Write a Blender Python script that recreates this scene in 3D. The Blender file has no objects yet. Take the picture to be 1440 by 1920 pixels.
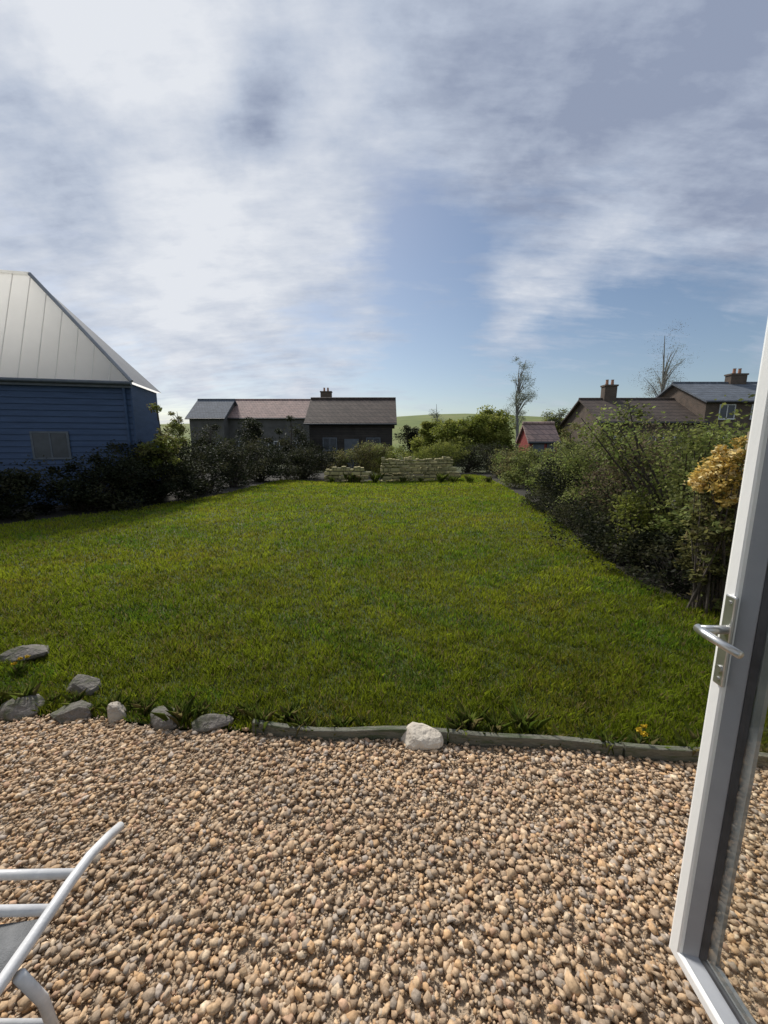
import bpy, math, random
import numpy as np
from mathutils import Vector, Matrix
C = bpy.context.scene
COL = C.collection
R = math.radians
PITCH = R(9.7); CAMZ = 1.6
rnd = random.Random(7)

# ------------------------------------------------------------------ helpers
def at(px, py, Y):
    """World point at depth Y seen at photo position px, py."""
    u = (px - 720) / 720; v = (960 - py) / 720
    d = (u, math.cos(PITCH) + v * math.sin(PITCH), v * math.cos(PITCH) - math.sin(PITCH))
    k = Y / d[1]
    return Vector((d[0] * k, Y, CAMZ + d[2] * k))

def direction(px, py):
    u = (px - 720) / 720; v = (960 - py) / 720
    return Vector((u, math.cos(PITCH) + v * math.sin(PITCH), v * math.cos(PITCH) - math.sin(PITCH))).normalized()

def tag(o, label=None, cat=None, group=None, kind=None):
    if label: o['label'] = label
    if cat: o['category'] = cat
    if group: o['group'] = group
    if kind: o['kind'] = kind
    return o

def thing(name, label, cat, loc=(0, 0, 0), rz=0, group=None):
    o = bpy.data.objects.new(name, None); COL.objects.link(o)
    o.empty_display_size = .2
    o.location = loc; o.rotation_euler = (0, 0, rz)
    return tag(o, label, cat, group)

def link(name, me, m, parent=None, smooth=False):
    me.materials.append(m)
    if smooth:
        me.polygons.foreach_set('use_smooth', [True] * len(me.polygons))
    o = bpy.data.objects.new(name, me); COL.objects.link(o)
    if parent: o.parent = parent
    return o

def np_mesh(name, V, F, col=None):
    V = np.asarray(V, np.float32); F = np.asarray(F, np.int32)
    me = bpy.data.meshes.new(name)
    k = F.shape[1]
    me.vertices.add(len(V)); me.vertices.foreach_set('co', V.ravel())
    me.loops.add(F.size); me.loops.foreach_set('vertex_index', F.ravel())
    me.polygons.add(len(F))
    me.polygons.foreach_set('loop_start', np.arange(0, F.size, k, dtype=np.int32))
    me.update(calc_edges=True)
    if col is not None:
        a = me.color_attributes.new('col', 'FLOAT_COLOR', 'POINT')
        c4 = np.ones((len(V), 4), np.float32); c4[:, :3] = col
        a.data.foreach_set('color', c4.ravel())
    return me

class MB:
    """collects shapes into one mesh"""
    def __init__(s): s.v = []; s.f = []
    def add(s, v, f):
        n = len(s.v); s.v += [tuple(p) for p in v]; s.f += [tuple(i + n for i in q) for q in f]; return s
    def box(s, a, b, M=None):
        (x, y, z), (X, Y, Z) = a, b
        v = [Vector(p) for p in ((x, y, z), (X, y, z), (X, Y, z), (x, Y, z), (x, y, Z), (X, y, Z), (X, Y, Z), (x, Y, Z))]
        if M is not None: v = [M @ p for p in v]
        return s.add(v, [(0, 3, 2, 1), (4, 5, 6, 7), (0, 1, 5, 4), (1, 2, 6, 5), (2, 3, 7, 6), (3, 0, 4, 7)])
    def tube(s, pts, r, n=10):
        pts = [Vector(p) for p in pts]; N = len(pts)
        rs = r if isinstance(r, (list, tuple)) else [r] * N
        rings = []; up = None
        for i, p in enumerate(pts):
            t = (pts[min(i + 1, N - 1)] - pts[max(i - 1, 0)]).normalized()
            if up is None:
                up = Vector((0, 0, 1)) if abs(t.z) < .9 else Vector((1, 0, 0))
            a = (up - t * up.dot(t)).normalized(); b = t.cross(a); up = a
            rings.append([p + (a * math.cos(2 * math.pi * k / n) + b * math.sin(2 * math.pi * k / n)) * rs[i] for k in range(n)])
        v = [q for g in rings for q in g]
        f = [(i * n + k, i * n + (k + 1) % n, (i + 1) * n + (k + 1) % n, (i + 1) * n + k) for i in range(N - 1) for k in range(n)]
        f += [tuple(range(n - 1, -1, -1)), tuple((N - 1) * n + k for k in range(n))]
        return s.add(v, f)
    def lathe(s, prof, n=24, c=(0, 0, 0)):
        v = [(c[0] + r * math.cos(2 * math.pi * k / n), c[1] + r * math.sin(2 * math.pi * k / n), c[2] + z) for r, z in prof for k in range(n)]
        f = [(i * n + k, i * n + (k + 1) % n, (i + 1) * n + (k + 1) % n, (i + 1) * n + k) for i in range(len(prof) - 1) for k in range(n)]
        return s.add(v, f)
    def build(s, name, m, parent=None, bevel=0, smooth=False):
        me = bpy.data.meshes.new(name); me.from_pydata(s.v, [], s.f); me.update()
        o = link(name, me, m, parent, smooth)
        if bevel:
            b = o.modifiers.new('bevel', 'BEVEL'); b.width = bevel; b.segments = 2; b.limit_method = 'ANGLE'
        return o

# ------------------------------------------------------------------ materials
def newmat(n):
    m = bpy.data.materials.new(n); m.use_nodes = True
    nt = m.node_tree; return m, nt, nt.nodes['Principled BSDF']
def N(nt, t, **k):
    n = nt.nodes.new(t)
    for a, b in k.items(): setattr(n, a, b)
    return n
def ramp(nt, fac, stops):
    r = N(nt, 'ShaderNodeValToRGB'); e = r.color_ramp.elements
    while len(e) < len(stops): e.new(.5)
    for x, (p, c) in zip(e, stops): x.position = p; x.color = (*c, 1)
    nt.links.new(fac, r.inputs[0]); return r.outputs[0]
def noisy(n, c1, c2, scale=4, rough=.8, bump=0, bscale=40, detail=6, c3=None, stretch=(1, 1, 1), metal=0, lo=.35, hi=.65):
    """procedural material: two or three colours mottled by noise in object space, with fine bump"""
    m, nt, b = newmat(n); L = nt.links.new
    tc = N(nt, 'ShaderNodeTexCoord'); mp = N(nt, 'ShaderNodeMapping'); mp.inputs['Scale'].default_value = stretch
    L(tc.outputs['Object'], mp.inputs[0])
    nz = N(nt, 'ShaderNodeTexNoise'); nz.inputs['Scale'].default_value = scale; nz.inputs['Detail'].default_value = detail
    nz.inputs['Roughness'].default_value = .65
    L(mp.outputs[0], nz.inputs[0])
    st = [(lo, c1), (hi, c2)] if c3 is None else [(lo, c1), ((lo + hi) / 2, c2), (hi, c3)]
    L(ramp(nt, nz.outputs[0], st), b.inputs['Base Color'])
    b.inputs['Roughness'].default_value = rough; b.inputs['Metallic'].default_value = metal
    if bump:
        n2 = N(nt, 'ShaderNodeTexNoise'); n2.inputs['Scale'].default_value = bscale; n2.inputs['Detail'].default_value = 5
        L(mp.outputs[0], n2.inputs[0])
        bp = N(nt, 'ShaderNodeBump'); bp.inputs['Strength'].default_value = bump; bp.inputs['Distance'].default_value = .02
        L(n2.outputs[0], bp.inputs['Height']); L(bp.outputs[0], b.inputs['Normal'])
    return m
def leafmat(n, trans=.3, rough=.6, k=1.0):
    m, nt, b = newmat(n); L = nt.links.new
    a = N(nt, 'ShaderNodeAttribute'); a.attribute_name = 'col'
    L(a.outputs['Color'], b.inputs['Base Color']); b.inputs['Roughness'].default_value = rough
    b.inputs['Specular IOR Level'].default_value = .14
    t = N(nt, 'ShaderNodeBsdfTranslucent'); mx = N(nt, 'ShaderNodeMixShader'); mx.inputs[0].default_value = trans
    L(a.outputs['Color'], t.inputs[0]); L(b.outputs[0], mx.inputs[1]); L(t.outputs[0], mx.inputs[2])
    L(mx.outputs[0], nt.nodes['Material Output'].inputs[0])
    return m
def rowmat(n, c1, c2, mortar, bw, bh, mort=.01, rough=.85, bump=.4, offset=.5, plane='xz'):
    """bricks / tiles / boards laid in real units on object coordinates"""
    m, nt, b = newmat(n); L = nt.links.new
    tc = N(nt, 'ShaderNodeTexCoord'); sp = N(nt, 'ShaderNodeSeparateXYZ'); cb = N(nt, 'ShaderNodeCombineXYZ')
    L(tc.outputs['Object'], sp.inputs[0])
    if plane == 'xz':      # horizontal run = x + y
        ad = N(nt, 'ShaderNodeMath'); L(sp.outputs[0], ad.inputs[0]); L(sp.outputs[1], ad.inputs[1])
        L(ad.outputs[0], cb.inputs[0]); L(sp.outputs[2], cb.inputs[1])
    else:
        L(sp.outputs[0], cb.inputs[0]); L(sp.outputs[1], cb.inputs[1])
    br = N(nt, 'ShaderNodeTexBrick'); br.offset = offset
    br.inputs['Scale'].default_value = 1; br.inputs['Brick Width'].default_value = bw; br.inputs['Row Height'].default_value = bh
    br.inputs['Mortar Size'].default_value = mort
    br.inputs['Color1'].default_value = (*c1, 1); br.inputs['Color2'].default_value = (*c2, 1); br.inputs['Mortar'].default_value = (*mortar, 1)
    L(cb.outputs[0], br.inputs[0])
    nz = N(nt, 'ShaderNodeTexNoise'); nz.inputs['Scale'].default_value = 2.2; nz.inputs['Detail'].default_value = 8
    L(tc.outputs['Object'], nz.inputs[0])
    mx = N(nt, 'ShaderNodeMix', data_type='RGBA', blend_type='MULTIPLY'); mx.inputs[0].default_value = .8
    L(br.outputs[0], mx.inputs[6]); L(ramp(nt, nz.outputs[0], [(.3, (.62, .62, .6)), (.7, (1.15, 1.12, 1.1))]), mx.inputs[7])
    L(mx.outputs[2], b.inputs['Base Color']); b.inputs['Roughness'].default_value = rough
    bp = N(nt, 'ShaderNodeBump'); bp.inputs['Strength'].default_value = bump; bp.inputs['Distance'].default_value = .012; bp.invert = True
    L(br.outputs['Fac'], bp.inputs['Height']); L(bp.outputs[0], b.inputs['Normal'])
    return m

M = {}
M['leaf'] = leafmat('leaf', .48)
M['grass'] = leafmat('grass_blade', .45, .5)
M['petal'] = leafmat('petal', .3)
M['bark'] = noisy('bark', (.035, .027, .02), (.085, .07, .055), 9, .9, .5, 40, stretch=(3, 3, .6))
M['pale_bark'] = noisy('pale_bark', (.12, .12, .11), (.26, .25, .23), 7, .9, .3, 40, stretch=(1, 1, 3))
M['soil'] = noisy('soil', (.012, .011, .007), (.03, .025, .015), 5, .95, .8, 30)
M['turf'] = noisy('turf', (.022, .036, .006), (.05, .075, .01), 2.2, .95, .8, 60, c3=(.075, .085, .02))
M['field'] = noisy('field_grass', (.075, .11, .016), (.12, .15, .024), .06, .95, .5, 2, c3=(.15, .16, .04))
M['ground'] = noisy('rough_ground', (.03, .04, .01), (.065, .075, .02), .5, .95, .6, 8)
M['bed'] = noisy('grit', (.36, .275, .19), (.52, .4, .28), 60, .95, .8, 130)
M['upvc'] = noisy('white_plastic', (.82, .83, .81), (.9, .9, .88), 3, .3, .03, 90, stretch=(1, 1, .4))
M['bead_shade'] = noisy('shaded_white_plastic', (.29, .305, .33), (.37, .385, .41), 3, .35, .03, 90)  # shade on the bevel put into a greyer colour than the white sash
M['gasket'] = noisy('black_rubber', (.03, .032, .036), (.055, .058, .064), 14, .6)
M['spacer'] = noisy('grey_spacer', (.2, .215, .23), (.28, .295, .31), 9, .45)
M['steel'] = noisy('satin_metal', (.55, .55, .54), (.68, .68, .66), 8, .32, metal=.9)
M['tube'] = noisy('white_tube', (.55, .56, .57), (.74, .74, .74), 11, .4, .05, 90)
M['sling'] = noisy('grey_mesh', (.12, .125, .13), (.2, .205, .21), 16, .85, .5, 300)
M['plastic_grey'] = noisy('grey_plastic', (.1, .1, .105), (.16, .16, .165), 12, .5)
M['timber'] = noisy('weathered_timber', (.1, .1, .075), (.19, .185, .145), 5, .9, .6, 50, c3=(.08, .1, .05), stretch=(1, 8, 8))
M['pale_timber'] = noisy('pale_timber', (.3, .25, .17), (.46, .4, .3), 5, .85, .4, 40, stretch=(6, 6, .7))
M['stone'] = noisy('pale_stone', (.3, .26, .215), (.43, .385, .32), 9, .9, .6, 40)
M['cream'] = noisy('cream_stone', (.5, .44, .36), (.62, .56, .47), 6, .9, .5, 45)
M['slab'] = noisy('grey_stone', (.07, .08, .035), (.13, .12, .1), 11, .95, .8, 45, c3=(.18, .16, .145))
M['wallstone'] = rowmat('dry_stone', (.5, .43, .21), (.34, .31, .14), (.15, .14, .07), .42, .16, .015, bump=1)
M['navy'] = noisy('navy_paint', (.013, .04, .098), (.028, .064, .14), 1.4, .55, .25, 30, stretch=(1, 1, 6))
M['navytrim'] = noisy('slate_trim', (.06, .075, .09), (.1, .115, .13), 4, .5)
M['paleroof'] = noisy('pale_sheet_roof', (.66, .65, .62), (.8, .785, .75), .5, .45, .1, 20, c3=(.72, .71, .69))
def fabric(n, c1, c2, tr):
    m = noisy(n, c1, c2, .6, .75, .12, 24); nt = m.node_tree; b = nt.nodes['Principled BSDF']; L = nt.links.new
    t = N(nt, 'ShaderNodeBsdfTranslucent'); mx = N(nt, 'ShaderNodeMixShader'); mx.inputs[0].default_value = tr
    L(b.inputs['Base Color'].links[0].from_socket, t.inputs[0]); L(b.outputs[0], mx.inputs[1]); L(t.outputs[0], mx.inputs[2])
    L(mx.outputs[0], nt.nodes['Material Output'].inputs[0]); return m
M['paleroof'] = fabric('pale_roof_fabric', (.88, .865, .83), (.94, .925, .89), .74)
M['roof_end_shade'] = fabric('shaded_roof_fabric', (.2, .205, .215), (.26, .265, .275), .15)  # roof fabric darkened: shade of the turned-away end slope painted in
M['greyroof'] = noisy('grey_sheet_roof', (.22, .23, .25), (.3, .31, .33), 1.5, .5)
M['pane'] = noisy('dark_pane', (.02, .025, .03), (.05, .06, .07), 1.5, .25)
M['frame'] = noisy('white_frame', (.55, .55, .53), (.7, .7, .68), 4, .5)
M['brick'] = rowmat('brown_brick', (.11, .068, .046), (.075, .05, .036), (.14, .125, .1), .225, .075, .01)
M['redbrick'] = rowmat('red_brick', (.23, .1, .065), (.16, .075, .05), (.22, .2, .17), .225, .075, .01)
M['render'] = noisy('pale_render', (.36, .35, .32), (.48, .46, .42), 1.2, .9, .2, 60)
M['drab'] = noisy('drab_render', (.075, .072, .066), (.12, .115, .105), 1.2, .9, .2, 60)
M['darkwall'] = rowmat('dark_board', (.032, .028, .024), (.05, .043, .036), (.012, .011, .01), 3.1, .16, .008, bump=.8)
M['browntile'] = rowmat('brown_tile', (.07, .05, .04), (.1, .075, .06), (.03, .022, .018), .33, .28, .02, bump=1)
M['slate'] = rowmat('slate_tile', (.1, .12, .15), (.13, .15, .18), (.06, .07, .08), .3, .22, .015, bump=.8)
M['pinktile'] = rowmat('faded_tile', (.37, .25, .215), (.3, .215, .19), (.18, .13, .12), .33, .28, .02, bump=1)
M['redpaint'] = noisy('red_paint', (.2, .03, .024), (.28, .045, .034), 4, .6, .3, 30, stretch=(5, 5, .5))
M['butt'] = noisy('teal_plastic', (.014, .035, .045), (.022, .05, .062), 5, .45, .1, 30)
M['pot'] = noisy('clay_pot', (.3, .15, .09), (.4, .21, .13), 6, .85)
M['lead'] = noisy('lead', (.12, .125, .13), (.18, .185, .19), 5, .6)

def glassmat():
    m, nt, b = newmat('door_glass'); L = nt.links.new
    t = N(nt, 'ShaderNodeBsdfTransparent'); t.inputs[0].default_value = (.93, .95, .93, 1)
    g = N(nt, 'ShaderNodeBsdfGlossy'); g.inputs['Roughness'].default_value = .01
    lw = N(nt, 'ShaderNodeLayerWeight')
    pw = N(nt, 'ShaderNodeMath', operation='POWER'); L(lw.outputs['Facing'], pw.inputs[0]); pw.inputs[1].default_value = 3
    fr = N(nt, 'ShaderNodeMath', operation='MULTIPLY_ADD'); L(pw.outputs[0], fr.inputs[0]); fr.inputs[1].default_value = .8; fr.inputs[2].default_value = .06
    nz = N(nt, 'ShaderNodeTexNoise'); nz.inputs['Scale'].default_value = 6
    bp = N(nt, 'ShaderNodeBump'); bp.inputs['Strength'].default_value = .01; L(nz.outputs[0], bp.inputs['Height']); L(bp.outputs[0], g.inputs['Normal'])
    mx = N(nt, 'ShaderNodeMixShader'); L(fr.outputs[0], mx.inputs[0]); L(t.outputs[0], mx.inputs[1]); L(g.outputs[0], mx.inputs[2])
    L(mx.outputs[0], nt.nodes['Material Output'].inputs[0]); return m
M['glass'] = glassmat()
def stonemat():
    m, nt, b = newmat('gravel_stone'); L = nt.links.new
    a = N(nt, 'ShaderNodeAttribute'); a.attribute_name = 'col'
    tc = N(nt, 'ShaderNodeTexCoord'); nz = N(nt, 'ShaderNodeTexNoise'); nz.inputs['Scale'].default_value = 90; nz.inputs['Detail'].default_value = 6
    L(tc.outputs['Object'], nz.inputs[0])
    mx = N(nt, 'ShaderNodeMix', data_type='RGBA', blend_type='MULTIPLY'); mx.inputs[0].default_value = 1
    L(a.outputs['Color'], mx.inputs[6]); L(ramp(nt, nz.outputs[0], [(.3, (.62, .6, .58)), (.7, (1.15, 1.15, 1.15))]), mx.inputs[7])
    L(mx.outputs[2], b.inputs['Base Color']); b.inputs['Roughness'].default_value = .85
    b.inputs['Specular IOR Level'].default_value = .3
    bp = N(nt, 'ShaderNodeBump'); bp.inputs['Strength'].default_value = .5; bp.inputs['Distance'].default_value = .004
    L(nz.outputs[0], bp.inputs['Height']); L(bp.outputs[0], b.inputs['Normal'])
    return m
M['gravel'] = stonemat()

# ------------------------------------------------------------------ ground
def sheet(name, poly, z, m, kind='structure'):
    me = bpy.data.meshes.new(name); me.from_pydata([(x, y, z) for x, y in poly], [], [tuple(range(len(poly)))]); me.update()
    return tag(link(name, me, m), kind=kind)

def edge_y(x):            # line between gravel and lawn
    return 1.885 - .088 * x + .018 * math.sin(x * 2.3) + .012 * math.sin(x * 7.1 + 1)
EX = [-4.5 + .15 * i for i in range(61)]
sheet('ground', [(-900, -60), (900, -60), (900, 1500), (-900, 1500)], -.03, M['ground'])
LAWN = [(x, edge_y(x)) for x in EX if -4.4 <= x <= 3.9] + [(3.9, 1.5), (3.7, 3.0), (3.1, 3.9), (3.05, 4.6), (3.45, 6.6), (4.0, 9), (4.7, 14), (5.5, 21), (5.0, 22.2), (1.5, 19.5), (-1.5, 17.2), (-5.0, 18.4), (-5.2, 16), (-5.5, 12.5), (-6.5, 9.9), (-8.0, 7.6), (-9.5, 6.6), (-9.5, 3), (-4.4, 2.4)]
sheet('lawn', LAWN, 0, M['turf'])
sheet('border_soil', [(2.9, 1.2), (9, 1.2), (9, 24), (-11, 24), (-12, 5), (-9, 6.2), (-7.6, 7.9), (-5, 12), (-4.6, 18), (0, 17.6), (5, 22), (3, 5)], -.012, M['soil'])
sheet('gravel_path', [(-6, -.1), (5, -.1), (5, 1.2), (4.5, edge_y(4.5) - .02)] + [(x, edge_y(x) - .01) for x in reversed(EX)] + [(-6, 2.4)], -.006, M['bed'])
# rising farmland far behind
nx, ny = 60, 24
V = []; F = []
for j in range(ny):
    for i in range(nx):
        x = -500 + 1000 * i / (nx - 1); y = 60 + 640 * (j / (ny - 1)) ** 1.4
        t = min(1, (y - 60) / 160); t = t * t * (3 - 2 * t)
        V.append((x, y, -.5 + t * (15.5 + 3.0 * math.sin(x * .013 + .6) + 1.5 * math.sin(x * .041)) * (1 - .0004 * abs(x))))
for j in range(ny - 1):
    for i in range(nx - 1): F.append((j * nx + i, j * nx + i + 1, (j + 1) * nx + i + 1, (j + 1) * nx + i))
tag(link('hills', np_mesh('hills', V, F), M['field'], smooth=True), kind='structure')

# gravel: individual stones
def stones(name, n, xr, yr, smin, smax, seed, reject=None):
    g = np.random.default_rng(seed)
    ph = (1 + 5 ** .5) / 2
    base = np.array([(-1, ph, 0), (1, ph, 0), (-1, -ph, 0), (1, -ph, 0), (0, -1, ph), (0, 1, ph), (0, -1, -ph), (0, 1, -ph), (ph, 0, -1), (ph, 0, 1), (-ph, 0, -1), (-ph, 0, 1)]) / (1 + ph * ph) ** .5
    tri = np.array([(0, 11, 5), (0, 5, 1), (0, 1, 7), (0, 7, 10), (0, 10, 11), (1, 5, 9), (5, 11, 4), (11, 10, 2), (10, 7, 6), (7, 1, 8), (3, 9, 4), (3, 4, 2), (3, 2, 6), (3, 6, 8), (3, 8, 9), (4, 9, 5), (2, 4, 11), (6, 2, 10), (8, 6, 7), (9, 8, 1)])
    x = g.uniform(*xr, n); y = g.uniform(*yr, n)
    ey = 1.885 - .088 * x + .018 * np.sin(x * 2.3) + .012 * np.sin(x * 7.1 + 1)
    keep = y < ey - .02 + g.normal(0, .02, n)
    x, y = x[keep], y[keep]; n = len(x)
    s = smin + (smax - smin) * g.beta(1.6, 3.5, n)
    sc = np.stack([s * g.uniform(.8, 1.3, n), s * g.uniform(.7, 1.1, n), s * g.uniform(.35, .62, n)], 1) * .5
    P = base[None] * (1 + g.normal(0, .24, (n, 12, 1))) * sc[:, None]
    a, b = g.normal(0, .25, n), g.normal(0, .25, n); c = g.uniform(0, 6.283, n)
    def rot(P, ang, i, j):
        ca, sa = np.cos(ang)[:, None], np.sin(ang)[:, None]; Q = P.copy()
        Q[:, :, i] = ca * P[:, :, i] - sa * P[:, :, j]; Q[:, :, j] = sa * P[:, :, i] + ca * P[:, :, j]; return Q
    P = rot(rot(rot(P, a, 1, 2), b, 0, 2), c, 0, 1)
    P[:, :, 0] += x[:, None]; P[:, :, 1] += y[:, None]; P[:, :, 2] += (s * .12 + g.uniform(0, .012, n) * np.minimum(1, s / .03))[:, None]
    pal = np.array([(.40, .285, .18), (.46, .33, .2), (.35, .26, .175), (.5, .39, .27), (.44, .28, .14), (.31, .25, .19), (.25, .225, .2), (.34, .31, .28), (.58, .49, .37), (.26, .19, .13), (.38, .24, .16), (.29, .27, .26)])
    pr = np.array([.16, .13, .13, .08, .1, .1, .06, .06, .04, .05, .06, .03])
    col = pal[g.choice(len(pal), n, p=pr / pr.sum())] * g.uniform(.78, 1.2, (n, 1)) * (1 + .13 * np.sin(x * 3.1 + 2 * np.sin(y * 4))[:, None] * np.sin(y * 5.3 + 1.3 * x)[:, None]) * np.array([1.3, 1.22, 1.12])
    col = col * .68 + np.array([.49, .385, .28]) * .34 * g.uniform(.85, 1.1, (n, 1))
    Fi = (tri[None] + (np.arange(n) * 12)[:, None, None]).reshape(-1, 3)
    return P.reshape(-1, 3), Fi, np.repeat(col, 12, 0)
s1 = stones('gravel', 52000, (-3.4, 3.6), (.1, 2.3), .012, .042, 3)
s2 = stones('gravel', 70000, (-2.6, 3.0), (.35, 2.3), .006, .018, 4)
me = np_mesh('gravel', np.concatenate([s1[0], s2[0]]), np.concatenate([s1[1], s2[1] + len(s1[0])]), np.concatenate([s1[2], s2[2] * .92]))
tag(link('gravel', me, M['gravel']), 'loose tan and grey gravel stones covering the ground before the lawn', 'gravel', kind='stuff')

# grass
def inside(x, y, poly):
    r = np.zeros(len(x), bool); n = len(poly)
    for i in range(n):
        x1, y1 = poly[i]; x2, y2 = poly[(i + 1) % n]
        if y1 == y2: continue
        c = ((y1 > y) != (y2 > y)) & (x < (x2 - x1) * (y - y1) / (y2 - y1) + x1); r ^= c
    return r
def blades(specs, seed):
    g = np.random.default_rng(seed); VV = []; CC = []
    for (n, y0, y1, h, w) in specs:
        y = y0 * (y1 / y0) ** g.uniform(0, 1, n); x = g.uniform(-1, 1, n) * np.minimum(10, y * 1.1 + .5)
        w = .0021 * y + .001
        k = inside(x, y, LAWN); x, y, w = x[k], y[k], w[k]; n = len(x)
        patch = .5 + .25 * np.sin(x * 1.1 + 2 * np.sin(y * .7)) + .25 * np.sin(y * 1.7 + 1.5 * np.sin(x * .9 + 1))
        fine = .5 + .5 * np.sin(x * 6.1 + 3 * np.sin(y * 4.3)) * np.sin(y * 7.7 + 2 * np.sin(x * 5.2))
        hh = h * g.uniform(.4, 1.35, n) * (.6 + .45 * fine + .25 * np.sin(x * 13 + 3 * np.sin(y * 9)) * np.sin(y * 15 + x * 4))
        an = g.uniform(0, 6.283, n); lean = g.uniform(.1, .9, n); la = g.uniform(0, 6.283, n)
        dx, dy = np.cos(an) * w / 2, np.sin(an) * w / 2
        z0 = np.full(n, -.002)
        lx, ly = np.cos(la) * lean * hh, np.sin(la) * lean * hh
        a = np.stack([x - dx, y - dy, z0], 1); b = np.stack([x + dx, y + dy, z0], 1)
        mid = np.stack([x + lx * .35, y + ly * .35, hh * .6], 1)
        c = mid + np.stack([dx, dy, 0 * dx], 1) * .7; d = mid - np.stack([dx, dy, 0 * dx], 1) * .7
        tip = np.stack([x + lx, y + ly, hh * .95], 1)
        VV.append(np.stack([a, b, c, tip, d], 1).reshape(-1, 3))
        w = .0021 * y + .001
        t = g.uniform(0, 1, n)
        base = np.array([.165, .215, .014])[None] * (1 - patch[:, None]) + np.array([.25, .285, .02])[None] * patch[:, None]
        base = base * (.7 + .5 * fine[:, None]) * g.uniform(.7, 1.25, (n, 1))
        base = base * np.clip(.9 + .035 * y, .9, 1.35)[:, None]  # near-dark to far-bright light gradient painted into the blade colour
        bare = np.sin(x * 2.3 + 1.7 * np.sin(y * 1.9)) * np.sin(y * 2.9 + 1.3 * np.sin(x * 1.7)) 
        dull = (bare > .45) & (g.uniform(0, 1, n) < .55); base[dull] = base[dull] * np.array([.95, .82, .9]) + np.array([.02, .013, .006])
        clov = (bare < -.6) & (g.uniform(0, 1, n) < .6); base[clov] = base[clov] * np.array([.62, .86, 1.1])
        dry = t > .9; base[dry] = np.array([.26, .21, .09]) * g.uniform(.6, 1.1, (dry.sum(), 1))
        moss = t < .1; base[moss] = np.array([.07, .095, .014])
        CC.append(np.repeat(base, 5, 0))
    V = np.concatenate(VV); n = len(V) // 5
    return np_mesh('grass', V, np.arange(n * 5).reshape(n, 5), np.concatenate(CC))
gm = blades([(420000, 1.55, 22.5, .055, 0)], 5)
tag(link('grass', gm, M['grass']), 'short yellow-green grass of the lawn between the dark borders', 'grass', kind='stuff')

# ------------------------------------------------------------------ foliage
def foliage(name, seed, blobs, n, leaf, cols, clump=.16, nclump=70, flat=.5):
    g = np.random.default_rng(seed)
    w = np.array([b[3] * b[4] * b[5] for b in blobs]); w = w / w.sum()
    bi = g.choice(len(blobs), nclump, p=w); B = np.array(blobs)[bi]
    d = g.normal(0, 1, (nclump, 3)); d /= np.linalg.norm(d, axis=1)[:, None]
    r = g.uniform(.35, 1.05, nclump) ** .6
    cc = B[:, :3] + d * B[:, 3:] * r[:, None]
    csz = clump * g.uniform(.5, 1.5, nclump)
    ctone = g.uniform(0, 1, nclump)
    k = g.integers(0, nclump, n)
    off = g.normal(0, 1, (n, 3)); off *= (g.uniform(.3, 1, n) / np.linalg.norm(off, axis=1))[:, None] ** 1
    p = cc[k] + off * csz[k][:, None] * np.array([1.25, 1.25, .9])
    p[:, 2] = np.maximum(p[:, 2], .01)
    u = g.normal(0, 1, (n, 3)); u[:, 2] *= flat; u /= np.linalg.norm(u, axis=1)[:, None]
    t = g.normal(0, 1, (n, 3)); v = np.cross(u, t); v /= np.linalg.norm(v, axis=1)[:, None]
    s = leaf * g.uniform(.5, 1.4, n)[:, None]
    q = np.stack([p - u * s * .5, p + v * s * .27, p + u * s * .5, p - v * s * .27], 1).reshape(-1, 3)
    cols = np.array(cols); m = len(cols)
    ci = np.clip((ctone[k] * m + g.normal(0, .55, n)).astype(int), 0, m - 1)
    c = cols[ci] * g.uniform(.65, 1.3, (n, 1))
    return np_mesh(name, q, np.arange(n * 4).reshape(n, 4), np.repeat(c, 4, 0)), cc

def stems(seed, h, targets, r=.02, n=None):
    rr = random.Random(seed); mb = MB()
    for c in targets:
        a = Vector((rr.gauss(0, .08), rr.gauss(0, .08), 0)); b = Vector(c)
        mid = a.lerp(b, .5) + Vector((rr.gauss(0, .06), rr.gauss(0, .06), .1)) * h * .4
        mb.tube([a, a.lerp(mid, .6), mid, mid.lerp(b, .6), b], [r, r * .8, r * .6, r * .4, r * .2], 5)
    return mb
OLIVE = [(.085, .083, .03), (.14, .137, .045), (.19, .187, .06), (.21, .175, .085), (.23, .27, .09)]
MIXED = [(.08, .09, .028), (.13, .15, .04), (.2, .215, .058), (.22, .28, .07), (.27, .29, .1)]
DARK = [(.014, .018, .009), (.024, .03, .014), (.038, .044, .02), (.052, .052, .026)]
GREEN = [(.11, .135, .025), (.17, .2, .035), (.22, .25, .045), (.28, .29, .07)]
PALE = [(.16, .18, .12), (.22, .24, .17), (.27, .29, .22)]
GOLD = [(.7, .52, .15), (.8, .62, .24), (.82, .68, .36), (.56, .38, .09), (.3, .24, .06)]
TWIG = [(.09, .066, .04), (.14, .1, .065), (.11, .105, .045), (.18, .14, .09)]

def shrub(name, label, cat, loc, w, d, h, cols, seed, n=6000, leaf=.05, group=None, bare=.0, barecols=None):
    rr = random.Random(seed)
    t = thing(name, label, cat, loc, rr.uniform(0, .5), group)
    blobs = [(0, 0, h * .42, w * .42, d * .42, h * .42)]
    for i in range(7):
        x, y = rr.uniform(-.38, .38) * w, rr.uniform(-.38, .38) * d
        z = rr.uniform(.12, .82) * h
        q = rr.uniform(.2, .34)
        blobs.append((x, y, z, w * q, d * q, min(h * q * .75, z)))
    me, cc = foliage('foliage', seed, blobs, n, leaf, cols, clump=.13 * (w + h) / 2 + .02, nclump=90)
    link('foliage', me, M['leaf'], t)
    stems(seed, h, [tuple(c) for c in cc[:26]] + [(c[0] * 1.08, c[1] * 1.08, c[2] + h * rr.uniform(.04, .16)) for c in cc[26:60] if c[2] > h * .55], r=.011 * h).build('stem', M['bark'], t)
    return t

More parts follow.
